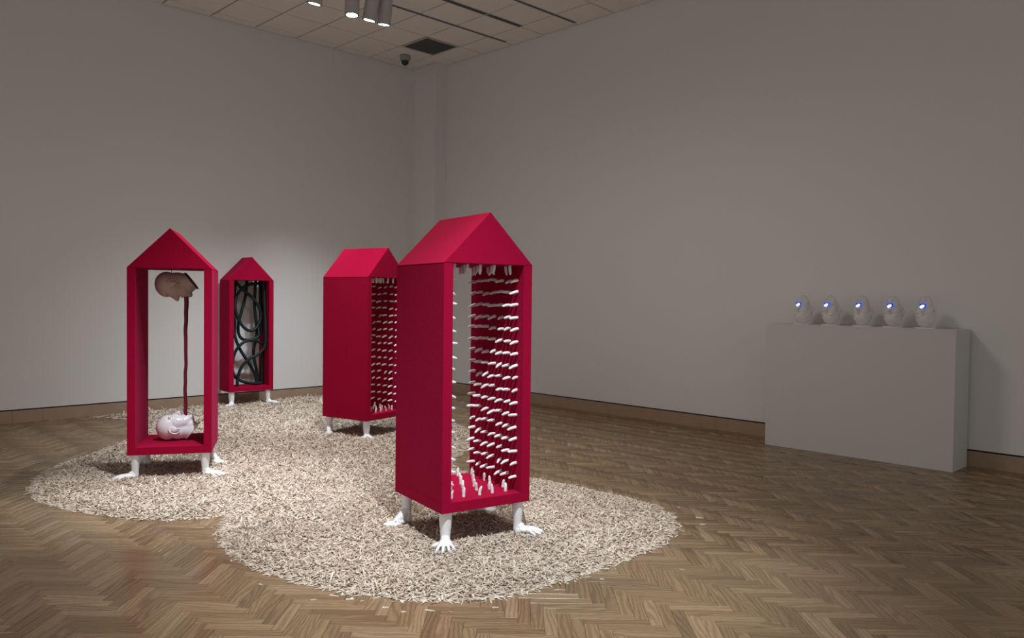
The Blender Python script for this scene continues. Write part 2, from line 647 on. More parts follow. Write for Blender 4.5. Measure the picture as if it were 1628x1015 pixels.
ca, sa = np.cos(fa[:, 3])[:, None], np.sin(fa[:, 3])[:, None]
vx = bv[None, :, 0] * ca - bv[None, :, 1] * sa + fa[:, 0:1]
vy = bv[None, :, 0] * sa + bv[None, :, 1] * ca + fa[:, 1:2]
vz = bv[None, :, 2] + fa[:, 2:3]
co = np.stack([vx, vy, vz], -1).reshape(-1, 3)
bfa = np.array(bf)
fi = (bfa[None] + (np.arange(n) * len(bv))[:, None, None]).reshape(-1, 4)


def big_mesh(name, co, quads, rnd_v, mat, uv=None):
    me = bpy.data.meshes.new(name)
    me.vertices.add(len(co)); me.vertices.foreach_set('co', co.astype(np.float32).ravel())
    me.loops.add(quads.size); me.loops.foreach_set('vertex_index', quads.astype(np.int32).ravel())
    me.polygons.add(len(quads))
    me.polygons.foreach_set('loop_start', (np.arange(len(quads)) * 4).astype(np.int32))
    me.polygons.foreach_set('loop_total', np.full(len(quads), 4, np.int32))
    at = me.attributes.new('rnd', 'FLOAT', 'POINT')
    at.data.foreach_set('value', rnd_v.astype(np.float32))
    if uv is not None:
        l = me.uv_layers.new(name='UVMap')
        l.data.foreach_set('uv', uv.astype(np.float32).ravel())
    me.update(calc_edges=True)
    me.materials.append(mat)
    return me


uvv = np.tile(bv[:, :2], (n, 1))
rv = np.repeat(rng.random(n), len(bv))
me = big_mesh('parquet_beyond', co, fi, rv, M_block_att, uvv[fi.ravel()])
o = inst('parquet_blocks_beyond', me, floor)
o['kind'] = 'stuff'

# ------------------------------------------------------------------ ceiling fittings
def slot_diffuser(y, x0, x1, nslots, label, joint=None):
    r = empty('slot_diffuser', (x0, y, HC))
    tag(r, label, 'air diffuser', 'slot diffusers in the ceiling')
    w = 0.030 * nslots + 0.02
    fr = box_obj('frame', (0, x1 - x0, -w / 2, w / 2, -0.004, 0.004), M_slot_frame, r)
    segs = [(0.02, x1 - x0 - 0.02)] if joint is None else [(0.02, joint - x0 - 0.02), (joint - x0 + 0.02, x1 - x0 - 0.02)]
    for s in range(nslots):
        yy = (s - (nslots - 1) / 2) * 0.034
        for a, b in segs:
            box_obj('slot', (a, b, yy - 0.011, yy + 0.011, -0.0065, 0.002), M_slot, fr)
    return r


slot_diffuser(V0 - 3 * T - 0.03, 4.6, 7.76, 1, 'thin single-slot black air diffuser line nearest the ceiling vent')
slot_diffuser(V0 - 4 * T - 0.03, 5.6, 7.46, 2, 'double-slot black air diffuser in two lengths on the ceiling', 6.84)
slot_diffuser(V0 - 5 * T - 0.03, 5.9, 7.85, 1, 'single black air diffuser line farthest from the corner, above right wall')

v = empty('ceiling_vent', ((VENT[0] + VENT[1]) / 2, (VENT[2] + VENT[3]) / 2, HC))
tag(v, 'square dark grey return air vent set in the tiled ceiling', 'vent')
bm = bmesh.new()
h_, i_ = T / 2 - 0.005, T / 2 - 0.035
for b in ((-h_, h_, -h_, -i_), (-h_, h_, i_, h_), (-h_, -i_, -i_, i_), (i_, h_, -i_, i_)):
    box(bm, b[0], b[1], b[2], b[3], -0.003, 0.014)
mesh_obj('frame', bm, M_vent_frame, v)
box_obj('backing', (-i_, i_, -i_, i_, 0.008, 0.014), M_slot, v)
bm = bmesh.new()
for k in range(22):
    y = -i_ + 0.012 + k * (2 * i_ - 0.024) / 21
    box(bm, -i_, i_, y - 0.008, y + 0.008, 0.0, 0.003)
o = mesh_obj('louvres', bm, M_grille, v)
o['kind'] = 'stuff'

cm = empty('security_camera', (7.16, 9.68, HC))
tag(cm, 'small grey security camera with black dome hanging under ceiling corner', 'camera')
bm = bmesh.new()
lathe(bm, [(0.076, 0), (0.082, -0.02), (0.080, -0.055), (0.070, -0.075), (0.058, -0.085)], 28)
mesh_obj('housing', bm, M_camgrey, cm, True)
bm = bmesh.new()
lathe(bm, [(0.057, -0.082)] + [(0.056 * math.cos(t), -0.095 - 0.056 * math.sin(t)) for t in np.linspace(0.05, 1.5, 8)], 24)
mesh_obj('dome', bm, M_dome, cm, True)


def track_lamp(x, y, zb, aim, watts, cone, label, target):
    """cylinder spot; aperture centre at (x, y, zb), axis from 'aim' (unit pointing down-ish)"""
    a = Vector(aim).normalized()
    r = empty('track_spotlight', (x, y, zb))
    tag(r, label, 'spotlight', 'ceiling track spotlights')
    M = (-a).to_track_quat('Z', 'Y').to_matrix().to_4x4()
    bm = bmesh.new()
    lathe(bm, [(0.070, 0.03), (0.076, 0.0), (0.080, 0.0), (0.080, 0.27), (0.074, 0.285), (0.02, 0.29)], 32, True, M)
    mesh_obj('cylinder', bm, M_lamp, r, True).data.polygons
    bm = bmesh.new()
    lathe(bm, [(0.064, 0.006), (0.075, 0.004), (0.0795, -0.002), (0.0795, -0.004), (0.064, -0.004), (0.064, 0.006)], 32, False, M)
    rim = mesh_obj('rim', bm, M_lampdark, r, True)
    bm = bmesh.new()
    lathe(bm, [(0.066, 0.004), (0.066, -0.001), (0.045, -0.003), (0.01, -0.0035)], 32, True, M)
    mesh_obj('lens', bm, M_lens, rim, True)
    top = -a * 0.285
    bm = bmesh.new()
    chain(bm, [(top.x, top.y, top.z - 0.02, 0.012), (top.x, top.y, HC - 0.055 - zb, 0.012)])
    box(bm, top.x - 0.05, top.x + 0.05, top.y - 0.018, top.y + 0.018, HC - 0.075 - zb, HC - 0.041 - zb)
    mesh_obj('stem', bm, M_lampdark, r)
    if watts:
        s = spot('lamp_light', (0, 0, 0), (0, 0, -1), watts, cone, 1.0, LAMP)
        s.location = Vector((x, y, zb)) + a * 0.03
        s.rotation_euler = (Vector(target) - s.location).to_track_quat('-Z', 'Y').to_euler()
    return r


LY = 7.66
track_lamp(4.46, LY, 4.60, (-0.06, 0.22, -1), 210, 68, 'grey cylinder spotlight at far left of the lit row, mostly cut off', (4.0, 9.0, 0.0))
track_lamp(4.93, LY, 4.60, (-0.05, -0.05, -1), 0, 60, 'grey cylinder spotlight whose round glowing lens faces the camera', None)
track_lamp(5.16, LY, 4.60, (-0.06, 0.20, -1), 290, 68, 'grey cylinder spotlight, third along the lit row from left', (5.1, 9.0, 0.0))
track_lamp(5.36, LY, 4.60, (0.02, 0.16, -1), 290, 68, 'grey cylinder spotlight nearest the ceiling vent, rightmost of lit row', (5.7, 9.0, 0.0))
tr = box_obj('light_track', (1.5, 5.75, LY - 0.02, LY + 0.02, HC - 0.04, HC - 0.002), M_lampdark)
tag(tr, 'dark ceiling track carrying the row of grey spotlights', 'light track')

# ------------------------------------------------------------------ plinth
pl = empty('plinth', (7.519, 2.214, 0))
tag(pl, 'long white painted plinth against the right wall under glass heads', 'plinth')
PX, PY, PZ = 0.39, 1.755, 1.236
box_obj('front_panel', (0, 0.018, 0, PY, 0.0, PZ - 0.018), M_plinth, pl, 0.001)
box_obj('side_panel', (0.018, PX, 0, 0.018, 0.0, PZ - 0.018), M_plinth, pl, 0.001)
box_obj('side_panel', (0.018, PX, PY - 0.018, PY, 0.0, PZ - 0.018), M_plinth, pl, 0.001)
box_obj('top_panel', (0, PX, 0, PY, PZ - 0.018, PZ), M_plinth, pl, 0.001)

# ------------------------------------------------------------------ cast body parts
def head_bm(mouth_open=True, neck=True):
    """head with the ears at the origin: face +X, crown +Z, neck cut slanting back and up"""
    bm = bmesh.new()
    E = lambda c, r, rot=None: ellipsoid(bm, c, r, rot, 24, 16)
    # skull, face and jaw volumes, fused and smoothed first
    E((0.008, 0, 0.055), (0.097, 0.079, 0.087))
    E((0.040, 0, 0.058), (0.069, 0.067, 0.067))
    E((-0.018, 0, -0.020), (0.068, 0.064, 0.080))
    E((0.046, 0, -0.005), (0.063, 0.066, 0.088))
    E((0.050, 0, -0.060), (0.054, 0.056, 0.056))
    E((0.060, 0, -0.085), (0.044, 0.044, 0.036))
    E((0.088, 0, -0.114), (0.021, 0.027, 0.019))
    E((0.022, 0, -0.105), (0.052, 0.050, 0.050))
    if neck:
        top, bot = [], []
        for k in range(28):
            t = 2 * math.pi * k / 28
            c_, s_ = math.cos(t), math.sin(t)
            top.append(bm.verts.new((-0.010 + 0.064 * c_, 0.057 * s_, -0.030)))
            bot.append(bm.verts.new((-0.020 + 0.062 * c_, 0.060 * s_, -0.128 - 0.046 * c_)))
        for k in range(28):
            j = (k + 1) % 28
            bm.faces.new((top[k], bot[k], bot[j], top[j]))
        bm.faces.new(top); bm.faces.new(bot[::-1])
    else:
        E((0.020, 0, -0.085), (0.076, 0.060, 0.052))
    base = remesh('head_base', bm, M_plaster, 0.0040, 14)
    bm = bmesh.new()
    bm.from_mesh(base)
    bpy.data.meshes.remove(base)
    E = lambda c, r, rot=None: ellipsoid(bm, c, r, rot, 24, 16)
    chain(bm, [(0.094, 0, 0.030, 0.010), (0.113, 0, 0.000, 0.011), (0.127, 0, -0.022, 0.014)])
    for s in (-1, 1):
        E((0.112, 0.014 * s, -0.029), (0.013, 0.010, 0.009))
        E((0.087, 0.030 * s, 0.038), (0.017, 0.032, 0.012), (0, 0, -0.35 * s))
        E((0.086, 0.031 * s, 0.012), (0.014, 0.019, 0.010))
        # ear: rim as a ring of beads, concha, lobe
        pts = []
        for k in range(12):
            t = math.radians(-75 + k * 25)
            pts.append((-0.004 - 0.022 * math.cos(t) + 0.007 * math.sin(t), (0.079 + 0.009 * math.cos(t)) * s, 0.002 + 0.034 * math.sin(t), 0.0058))
        chain(bm, pts, seg=8)
        E((0.0, 0.074 * s, 0.0), (0.018, 0.007, 0.026))
        E((0.006, 0.077 * s, -0.033), (0.010, 0.008, 0.012))
    if mouth_open:
        ring = []
        for k in range(13):
            t = 2 * math.pi * k / 12
            ring.append((0.104 - 0.009 * math.cos(t) ** 2 + 0.004 * math.sin(t), 0.022 * math.cos(t), -0.074 + 0.018 * math.sin(t), 0.0078))
        chain(bm, ring, seg=8)
    else:
        E((0.101, 0, -0.062), (0.012, 0.024, 0.008))
        E((0.098, 0, -0.078), (0.012, 0.021, 0.009))
    return bm


HEAD_OPEN = remesh('head', head_bm(True), M_gloss_plaster, 0.0030, 4)
HEAD_SHADED = HEAD_OPEN.copy()
HEAD_SHADED.name = 'head_hanging'
HEAD_SHADED.materials.clear(); HEAD_SHADED.materials.append(M_shaded_plaster)


def hand_mesh():
    bm = bmesh.new()
    H = 0.19
    # forearm: slightly oval, tapering to the wrist, heel of the hand on the ground
    M = Matrix.Diagonal((0.92, 1.06, 1, 1))
    lathe(bm, [(0.036, H), (0.0355, 0.15), (0.033, 0.11), (0.029, 0.07), (0.027, 0.045), (0.028, 0.02), (0.022, 0.006)][::-1], 20, True, M)
    ellipsoid(bm, (0.012, 0, 0.022), (0.036, 0.034, 0.022))
    ellipsoid(bm, (0.046, 0.0, 0.022), (0.048, 0.042, 0.021))
    ellipsoid(bm, (0.018, 0.0, 0.036), (0.030, 0.029, 0.024))
    ellipsoid(bm, (0.022, 0.024, 0.017), (0.032, 0.017, 0.015), (0, 0, 0.4))
    ellipsoid(bm, (0.024, -0.024, 0.014), (0.032, 0.014, 0.013))
    for y, ang, ln, r in ((0.029, 0.34, 0.072, 0.0100), (0.0100, 0.10, 0.081, 0.0104), (-0.0100, -0.13, 0.075, 0.0100), (-0.028, -0.40, 0.059, 0.0090)):
        x0 = 0.080 - abs(y) * 0.25
        c, s = math.cos(ang), math.sin(ang)
        P_ = lambda t, z, rr: (x0 + ln * t * c, y + ln * t * s, z, rr)
        chain(bm, [(x0 - 0.035, y * 0.8, 0.026, r * 1.05), P_(0, 0.0255, r * 1.12), P_(0.42, 0.0215, r * 0.98), P_(0.72, 0.0145, r * 0.92), P_(1.0, 0.0090, r * 0.76)], seg=12)
    chain(bm, [(0.012, 0.022, 0.017, 0.013), (0.032, 0.047, 0.015, 0.0115), (0.052, 0.066, 0.012, 0.0098), (0.070, 0.075, 0.009, 0.0075)], seg=12)
    return remesh('hand', bm, M_plaster, 0.0024, 3)


def foot_mesh():
    bm = bmesh.new()
    H = 0.19
    M = Matrix.Translation((-0.008, 0, 0))
    lathe(bm, [(0.045, H), (0.042, 0.16), (0.036, 0.12), (0.033, 0.09), (0.034, 0.06), (0.032, 0.03), (0.026, 0.006)][::-1], 22, True, M)
    ellipsoid(bm, (-0.026, 0, 0.026), (0.033, 0.029, 0.028))
    for s in (-1, 1):
        ellipsoid(bm, (0.0, 0.028 * s, 0.072), (0.014, 0.011, 0.014))
    chain(bm, [(0.004, 0, 0.075, 0.031), (0.035, 0.002, 0.050, 0.031), (0.075, 0.004, 0.031, 0.027), (0.11, 0.004, 0.020, 0.018)])
    ellipsoid(bm, (0.070, 0.0, 0.018), (0.065, 0.036, 0.018))
    ellipsoid(bm, (0.120, 0.002, 0.015), (0.038, 0.044, 0.014))
    for y, x, ln, r in ((0.031, 0.145, 0.040, 0.0125), (0.010, 0.148, 0.034, 0.0088), (-0.007, 0.143, 0.030, 0.0082), (-0.022, 0.136, 0.027, 0.0078), (-0.036, 0.126, 0.024, 0.0074)):
        chain(bm, [(x - 0.03, y * 0.92, 0.015, r), (x + ln * 0.45, y, 0.0125, r), (x + ln, y * 1.02, 0.0095, r * 0.92)], seg=12)
    me = remesh('foot', bm, M_plaster, 0.0027, 3)
    me.transform(Matrix.Diagonal((0.80, 0.92, 1, 1)))
    return me


HAND_L = hand_mesh()
HAND_R = mirror_y(HAND_L, 'hand_mirrored')
FOOT_L = foot_mesh()
FOOT_R = mirror_y(FOOT_L, 'foot_mirrored')


def finger_mesh(name, bend, length=0.058):
    """cast finger along +Z, rooted at z=0, curling towards +X, nail on the -X side"""
    bm = bmesh.new()
    prof = [(0.0, 0.0094), (0.10, 0.0096), (0.26, 0.0098), (0.36, 0.0092), (0.48, 0.0096), (0.62, 0.0092), (0.74, 0.0088), (0.86, 0.0078), (0.94, 0.0060), (0.985, 0.0034), (1.0, 0.0008)]
    n = 10
    rings = []
    x = z = 0.0
    ang = 0.0
    prev = 0.0
    for t, r in prof:
        dt = (t - prev) * length
        ang = bend * max(0, (t - 0.15)) / 0.85
        x += math.sin(ang) * dt; z += math.cos(ang) * dt
        prev = t
        ring = []
        for k in range(n):
            a = 2 * math.pi * k / n
            lx, ly = r * math.cos(a), r * math.sin(a) * 1.04
            if t > 0.7 and lx < 0:
                lx *= 0.72
            ring.append(bm.verts.new((x + lx * math.cos(ang), ly, z - lx * math.sin(ang))))
        rings.append(ring)
    for a, b in zip(rings, rings[1:]):
        for k in range(n):
            j = (k + 1) % n
            bm.faces.new((a[k], a[j], b[j], b[k]))
    bm.faces.new(rings[0][::-1]); bm.faces.new(rings[-1])
    me = bpy.data.meshes.new(name)
    bm.to_mesh(me); bm.free()
    me.materials.append(M_plaster)
    for p in me.polygons:
        p.use_smooth = True
    return me


FINGERS = [finger_mesh('finger_%s' % k, b, l) for k, b, l in (('straight', 0.12, 0.060), ('curled', 0.55, 0.060), ('bent', 0.35, 0.056), ('short', 0.22, 0.052))]

# ------------------------------------------------------------------ the four red houses
TH = 0.060


def make_house(x, y, a, w, d, z0, z1, z2, label, legs):
    r = empty('red_house', (x, y, 0), a)
    tag(r, label, 'sculpture', 'red house cabinets on cast limbs')
    hw, hd = w / 2, d / 2
    box_obj('floor_board', (-hw, hw, -hd, hd, z0, z0 + TH), M_red, r, 0.002)
    box_obj('side_panel', (-hw, -hw + TH, -hd, hd, z0 + TH, z1), M_red, r, 0.002)
    box_obj('side_panel', (hw - TH, hw, -hd, hd, z0 + TH, z1), M_red, r, 0.002)
    bm = bmesh.new()
    e = 0.002
    prism(bm, [(-hw - e, z1), (hw + e, z1), (0, z2)], -hd - e, hd + e)
    bmesh.ops.bevel(bm, geom=bm.edges[:], offset=0.0025, segments=2, affect='EDGES', profile=0.6)
    mesh_obj('gable_roof', bm, M_red, r)
    ins = 0.052
    for corner, kind, wa in legs:
        sx = -1 if corner[1] == 'L' else 1
        sy = -1 if corner[0] == 'F' else 1
        if kind == 'hand':
            me = HAND_L if sx > 0 else HAND_R
        else:
            me = FOOT_L if sx > 0 else FOOT_R
        zc = 0.028
        o = inst(kind + '_leg', me, r, (sx * (hw - ins), sy * (hd - ins), zc), (0, 0, math.radians(wa) - a), (1.0, 1.0, (z0 - zc + 0.001) / 0.19))
        o['label'] = 'white cast ' + ('forearm and hand' if kind == 'hand' else 'shin and foot')
    return r


def add_fingers(r, w, d, z0, z1, seed):
    rd = random.Random(seed)
    hw, hd = w / 2 - TH, d / 2
    rows = 17
    for s in (1, -1):
        for i in range(rows):
            z = z0 + TH + 0.092 + i * (z1 - z0 - TH - 0.180) / (rows - 1)
            for j in range(7):
                y = -hd + 0.062 + j * (d - 0.124) / 6
                spin = rd.uniform(-0.9, 0.9)
                tilt = rd.uniform(-0.12, 0.22)
                side = rd.uniform(-0.25, 0.25)
                # finger local +Z points out of the panel (-x for the right panel)
                R = Euler((0, -math.pi / 2 * s, 0)).to_matrix() @ Euler((side, 0, 0)).to_matrix() @ Euler((0, tilt, spin + (math.pi if s > 0 else 0))).to_matrix()
                inst('finger', rd.choice(FINGERS), r, (s * hw, y + rd.uniform(-.006, .006), z + rd.uniform(-.006, .006)), R.to_euler())
    for up in (1, -1):
        for i in range(6):
            for j in range(5):
                x = -hw + 0.055 + j * (2 * hw - 0.11) / 4 + (0.025 if i % 2 else -0.018)
                y = -hd + 0.07 + i * (d - 0.14) / 5
                R = Euler((rd.uniform(-.12, .12) + (0 if up > 0 else math.pi), rd.uniform(-.12, .12), rd.uniform(-3.1, 3.1)))
                inst('finger', rd.choice(FINGERS), r, (x + rd.uniform(-.01, .01), y + rd.uniform(-.01, .01), z0 + TH - 0.0005 if up > 0 else z1 + 0.0005), R)


H1P = (3.222, 3.737, -0.198, 0.604, 0.634, 0.225, 1.663, 1.968)
H2P = (2.550, 6.538, -0.496, 0.614, 0.603, 0.213, 1.665, 1.977)
H3P = (4.814, 9.942, -0.060, 0.594, 0.327, 0.210, 1.657, 1.962)
H4P = (4.745, 7.077, 0.233, 0.605, 0.624, 0.204, 1.661, 1.973)
h1 = make_house(*H1P, 'nearest and largest-looking red felt house lined with white cast fingers, in front',
                [('FL', 'hand', -128), ('FR', 'hand', -62), ('BL', 'foot', 186), ('BR', 'foot', -38)])
h2 = make_house(*H2P, 'leftmost red felt house, open front and back, holding two plaster heads',
                [('FL', 'hand', 166), ('FR', 'hand', -58), ('BL', 'foot', 150), ('BR', 'foot', -68)])
h3 = make_house(*H3P, 'shallow red felt house by the left wall filled with dark hoses',
                [('FL', 'hand', -118), ('FR', 'hand', -62)])
h4 = make_house(*H4P, 'red felt house with cast fingers, partly hidden behind the nearest house',
                [('FL', 'hand', -112), ('FR', 'hand', -60), ('BL', 'foot', -125), ('BR', 'foot', -38)])
add_fingers(h1, *H1P[3:5], *H1P[5:7], 3)
add_fingers(h4, *H4P[3:5], *H4P[5:7], 5)


def hmat(Pm):
    return Matrix.Translation((Pm[0], Pm[1], 0)) @ Matrix.Rotation(Pm[2], 4, 'Z')


# ------------------------------------------------------------------ heads and the strand between them
def place_head(name, me, M, label, rim_mat, wire=None):
    r = bpy.data.objects.new(name, None)
    r.empty_display_size = 0.1
    COL.objects.link(r)
    r.matrix_world = M
    tag(r, label, 'head sculpture')
    inst('head', me, r)
    # open neck rim
    bm = bmesh.new()
    rings = []
    for f_, dz in ((0.80, 0.002), (0.97, -0.004), (1.02, -0.001), (1.02, 0.008), (0.96, 0.012)):
        rings.append([bm.verts.new((-0.020 + 0.062 * f_ * math.cos(t), 0.060 * f_ * math.sin(t), -0.128 - 0.046 * f_ * math.cos(t) + dz))
                      for t in np.linspace(0, 2 * math.pi, 28, endpoint=False)])
    for a_, b_ in zip(rings, rings[1:]):
        for k in range(28):
            j = (k + 1) % 28
            bm.faces.new((a_[k], a_[j], b_[j], b_[k]))
    bm.faces.new(rings[0][::-1])
    bmesh.ops.recalc_face_normals(bm, faces=bm.faces[:])
    mesh_obj('neck_rim', bm, rim_mat, r, True)
    return r


S = 1.05
Mh2 = hmat(H2P)
# head frame: crown +Z -> house -x, face +X -> up (or down)
lo = Mh2 @ Matrix.Translation((0.004, 0.0, 0.213 + TH + 0.088 * S)) @ Matrix(((0, 0, -1, 0), (0, 1, 0, 0), (1, 0, 0, 0), (0, 0, 0, 1))) @ Matrix.Scale(S, 4)
place_head('plaster_head', HEAD_OPEN, lo, 'glossy white plaster head lying face up on the red house floor', M_plaster)
hi = Mh2 @ Matrix.Translation((-0.006, 0.0, 1.665 - 0.019 - 0.088 * S)) @ Matrix(((0, 0, -1, 0), (0, -1, 0, 0), (-1, 0, 0, 0), (0, 0, 0, 1))) @ Matrix.Scale(S, 4)
ph = place_head('plaster_head', HEAD_SHADED, hi, 'white plaster head, painted brownish for shade, hanging face down under the red house roof', M_neckshade_wire)
bm = bmesh.new()
chain(bm, [(-0.08, 0, 0.02, 0.0022), (-0.1055, 0, 0.02, 0.0022)], seg=8)
mesh_obj('wire', bm, M_neckshade_wire, ph)


def tube(name, pts, mat, res=6, ring=12, parent=None, sub=8):
    """smooth tapered tube through pts (x,y,z,r) in world space"""
    p = np.array(pts, float)
    m = len(p)
    # Catmull-Rom
    q = np.vstack([2 * p[0] - p[1], p, 2 * p[-1] - p[-2]])
    out = []
    for i in range(m - 1):
        a, b, c_, d = q[i], q[i + 1], q[i + 2], q[i + 3]
        for t in np.linspace(0, 1, sub, endpoint=False):
            out.append(0.5 * ((2 * b) + (-a + c_) * t + (2 * a - 5 * b + 4 * c_ - d) * t * t + (-a + 3 * b - 3 * c_ + d) * t ** 3))
    out.append(p[-1])
    out = np.array(out)
    bm = bmesh.new()
    rings = []
    up = Vector((0.0, 1.0, 0.0))
    for i in range(len(out)):
        a = out[max(0, i - 1)]; b = out[min(len(out) - 1, i + 1)]
        t = Vector(b[:3] - a[:3]).normalized()
        n1 = (up - t * up.dot(t)).normalized()
        up = n1
        n2 = t.cross(n1)
        c_ = Vector(out[i][:3])
        rings.append([bm.verts.new(c_ + (n1 * math.cos(2 * math.pi * k / ring) + n2 * math.sin(2 * math.pi * k / ring)) * out[i][3]) for k in range(ring)])
    for a, b in zip(rings, rings[1:]):
        for k in range(ring):
            j = (k + 1) % ring
            bm.faces.new((a[k], a[j], b[j], b[k]))
    bm.faces.new(rings[0][::-1]); bm.faces.new(rings[-1])
    bmesh.ops.recalc_face_normals(bm, faces=bm.faces[:])
    return mesh_obj(name, bm, mat, parent, True)


mx = 0.000 + 0.074 * S
zt, zb_ = 1.665 - 0.019 - 0.088 * S - 0.094 * S, 0.213 + TH + 0.088 * S + 0.094 * S
pts = []
for k in range(15):
    t = k / 14
    rr = 0.0080 * (1 - t) ** 2 + 0.0105 + 0.0050 * t ** 3
    wob = 0.0022 * math.sin(t * 15) + 0.0018 * math.sin(t * 37)
    pts.append((*(Mh2 @ Vector((mx + wob + 0.006 * (1 - t), 0.002 * math.sin(t * 23), zt + (zb_ - zt) * t))), rr))
st = tube('tongue_strand', pts, M_tongue)
tag(st, 'long dark crimson tongue-like strand stretched between the two heads\' mouths', 'strand')

# ------------------------------------------------------------------ hoses in the shallow house
HO = [  # (crop x, crop y) traced on the opening, depth within the house (-1 front .. 1 back)
    ([(138, 935), (143, 860), (178, 775), (240, 712), (300, 682), (352, 632), (392, 570), (405, 500), (392, 425), (370, 360), (360, 280), (357, 190), (350, 88)],
     [-.6, -.6, -.7, -.8, -.8, -.8, -.8, -.8, -.7, -.6, -.5, -.4, -.4], 'dark hose curving from lower left floor to the upper right of the red house'),
    ([(118, 92), (180, 155), (250, 212), (302, 275), (330, 360), (308, 440), (258, 488), (198, 468), (150, 400), (124, 320), (128, 225), (170, 155), (232, 116), (300, 108), (335, 88)],
     [.3, .2, .1, 0, -.1, -.2, -.3, -.3, -.2, -.1, 0, .05, .1, .1, .2], 'dark hose making the big upper loop inside the red house'),
    ([(380, 935), (383, 860), (383, 760), (378, 665), (350, 605), (310, 577), (250, 565), (190, 582), (138, 632), (106, 705), (100, 810), (135, 872), (205, 905), (290, 922), (335, 930)],
     [.1, .1, .1, 0, -.2, -.3, -.4, -.4, -.4, -.3, -.2, -.3, -.4, -.3, -.2], 'dark hose arching over the lower half and looping along the house floor'),
    ([(128, 90), (114, 200), (113, 330), (117, 440), (120, 530), (152, 622), (200, 702), (250, 782), (284, 852), (296, 935)],
     [.7, .7, .6, .4, .2, 0, -.05, -.05, 0, 0], 'dark hose running down the left panel then diagonally to the floor'),
    ([(216, 88), (206, 200), (172, 335), (146, 440), (152, 520), (190, 560), (262, 560), (322, 520), (368, 450), (382, 340), (375, 200), (372, 88)],
     [.7, .6, .4, .3, .2, .2, .15, .2, .3, .5, .6, .7], 'dark hose hanging in a deep curve from the top of the red house'),
    ([(286, 88), (280, 200), (278, 300), (288, 400), (296, 480), (290, 560), (270, 640), (276, 720), (292, 800), (302, 870), (304, 935)],
     [.5, .5, .4, .4, .5, .5, .5, .5, .4, .3, .3], 'dark hose dropping almost straight down the middle of the red house'),
]
Mh3 = hmat(H3P)
_h3hd = H3P[4] / 2
Mi3 = Mh3.inverted()
for path, dep, lab in HO:
    pts = []
    for (cx, cy), dd in zip(path, dep):
        # traced picture point -> ray -> plane at the chosen depth inside the house
        px, py = 350 + cx / 5.075, 430 + cy / 5.075
        ray = _F + _R2 * ((px - 814) / F_PX) + _U2 * ((507.5 - py) / F_PX)
        o0 = Mi3 @ Vector((0, 0, CAM_H)); d0 = (Mi3.to_3x3() @ ray)
        t = (dd * (_h3hd - 0.03) - o0.y) / d0.y
        l = o0 + d0 * t
        l.x = max(-H3P[3] / 2 + TH + 0.022, min(H3P[3] / 2 - TH - 0.022, l.x))
        l.z = max(H3P[5] + TH + 0.0205, min(H3P[6] - 0.0205, l.z))
        if cy >= 930:
            l.z = H3P[5] + TH + (0.003 if cx != 335 else 0.0205)
        if cy <= 92:
            l.z = H3P[6] - 0.001
        pts.append((*(Mh3 @ l), 0.0200))
    tag(tube('rubber_hose', pts, M_hose, ring=14), lab, 'hose', 'dark hoses tangled in the shallow red house')

# ------------------------------------------------------------------ glass heads on the plinth
bmg = head_bm(False, False)
GLASS = remesh('glass_head', bmg, M_glass, 0.0040, 4)
gl_y = [3.679, 3.395, 3.090, 2.807, 2.527]
which = ['leftmost of the five', 'second from the left', 'middle one of the five', 'second from the right', 'rightmost of the five']
for k, gy in enumerate(gl_y):
    r = empty('glass_head', (7.705, gy, PZ), math.pi + 0.06 * (k - 2) * 0.5)
    tag(r, 'clear glass head with glowing blue-white porthole on the plinth, ' + which[k], 'glass head', 'glass heads on the white plinth')
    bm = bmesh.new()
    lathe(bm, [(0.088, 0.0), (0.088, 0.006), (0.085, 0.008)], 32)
    mesh_obj('glow_disc', bm, M_painted_glow, r, True)  # added disc, paints the glow each head throws on the plinth
    # upside down: crown on the plinth, mouth near the top
    o = inst('shell', GLASS, r, (-0.01, 0, 0.008 + 0.140 * 0.98), (math.pi, 0, 0), (0.98, 1.0, 0.98))
    zc = 0.008 + 0.140 * 0.98 + 0.060
    M = Matrix.Translation((0.090, 0, zc)) @ Euler((0, math.pi / 2 - 0.25, 0)).to_matrix().to_4x4()
    bm = bmesh.new()
    lathe(bm, [(0.027, -0.006), (0.034, -0.004), (0.036, 0.003), (0.034, 0.009), (0.028, 0.010), (0.026, 0.004)], 28, False, M)
    pr = mesh_obj('porthole_ring', bm, M_ringlit, r, True)
    bm = bmesh.new()
    lathe(bm, [(0.027, 0.004), (0.024, -0.001), (0.004, -0.003)], 28, True, M)
    mesh_obj('porthole_cavity', bm, M_cavity, pr, True)
    bm = bmesh.new()
    M2 = M @ Matrix.Translation((0.009, -0.004, 0.006)) @ Matrix.Rotation(0.55, 4, 'Z') @ Matrix.Diagonal((0.62, 1.0, 1, 1))
    lathe(bm, [(0.022, -0.001), (0.022, 0.0015), (0.015, 0.003), (0.003, 0.0032)], 24, True, M2)
    mesh_obj('porthole_screen', bm, M_screen, pr, True)

# ------------------------------------------------------------------ wood chips
gs = 0.045
gx = np.arange(1.3, 6.4, gs); gy_ = np.arange(2.5, 10.15, gs)
X, Y = np.meshgrid(gx, gy_, indexing='ij')
D = sdist(np.stack([X.ravel(), Y.ravel()], 1)).reshape(X.shape)


def bed_h(d, x, y):
    s = np.clip(d / 0.22, 0, 1)
    s = s * s * (3 - 2 * s)
    return 0.022 * s + 0.0035 * np.sin(x * 9.1 + 1.3 * np.sin(y * 5.3)) * s + 0.003 * np.sin(y * 11.7 + x * 4.1) * s


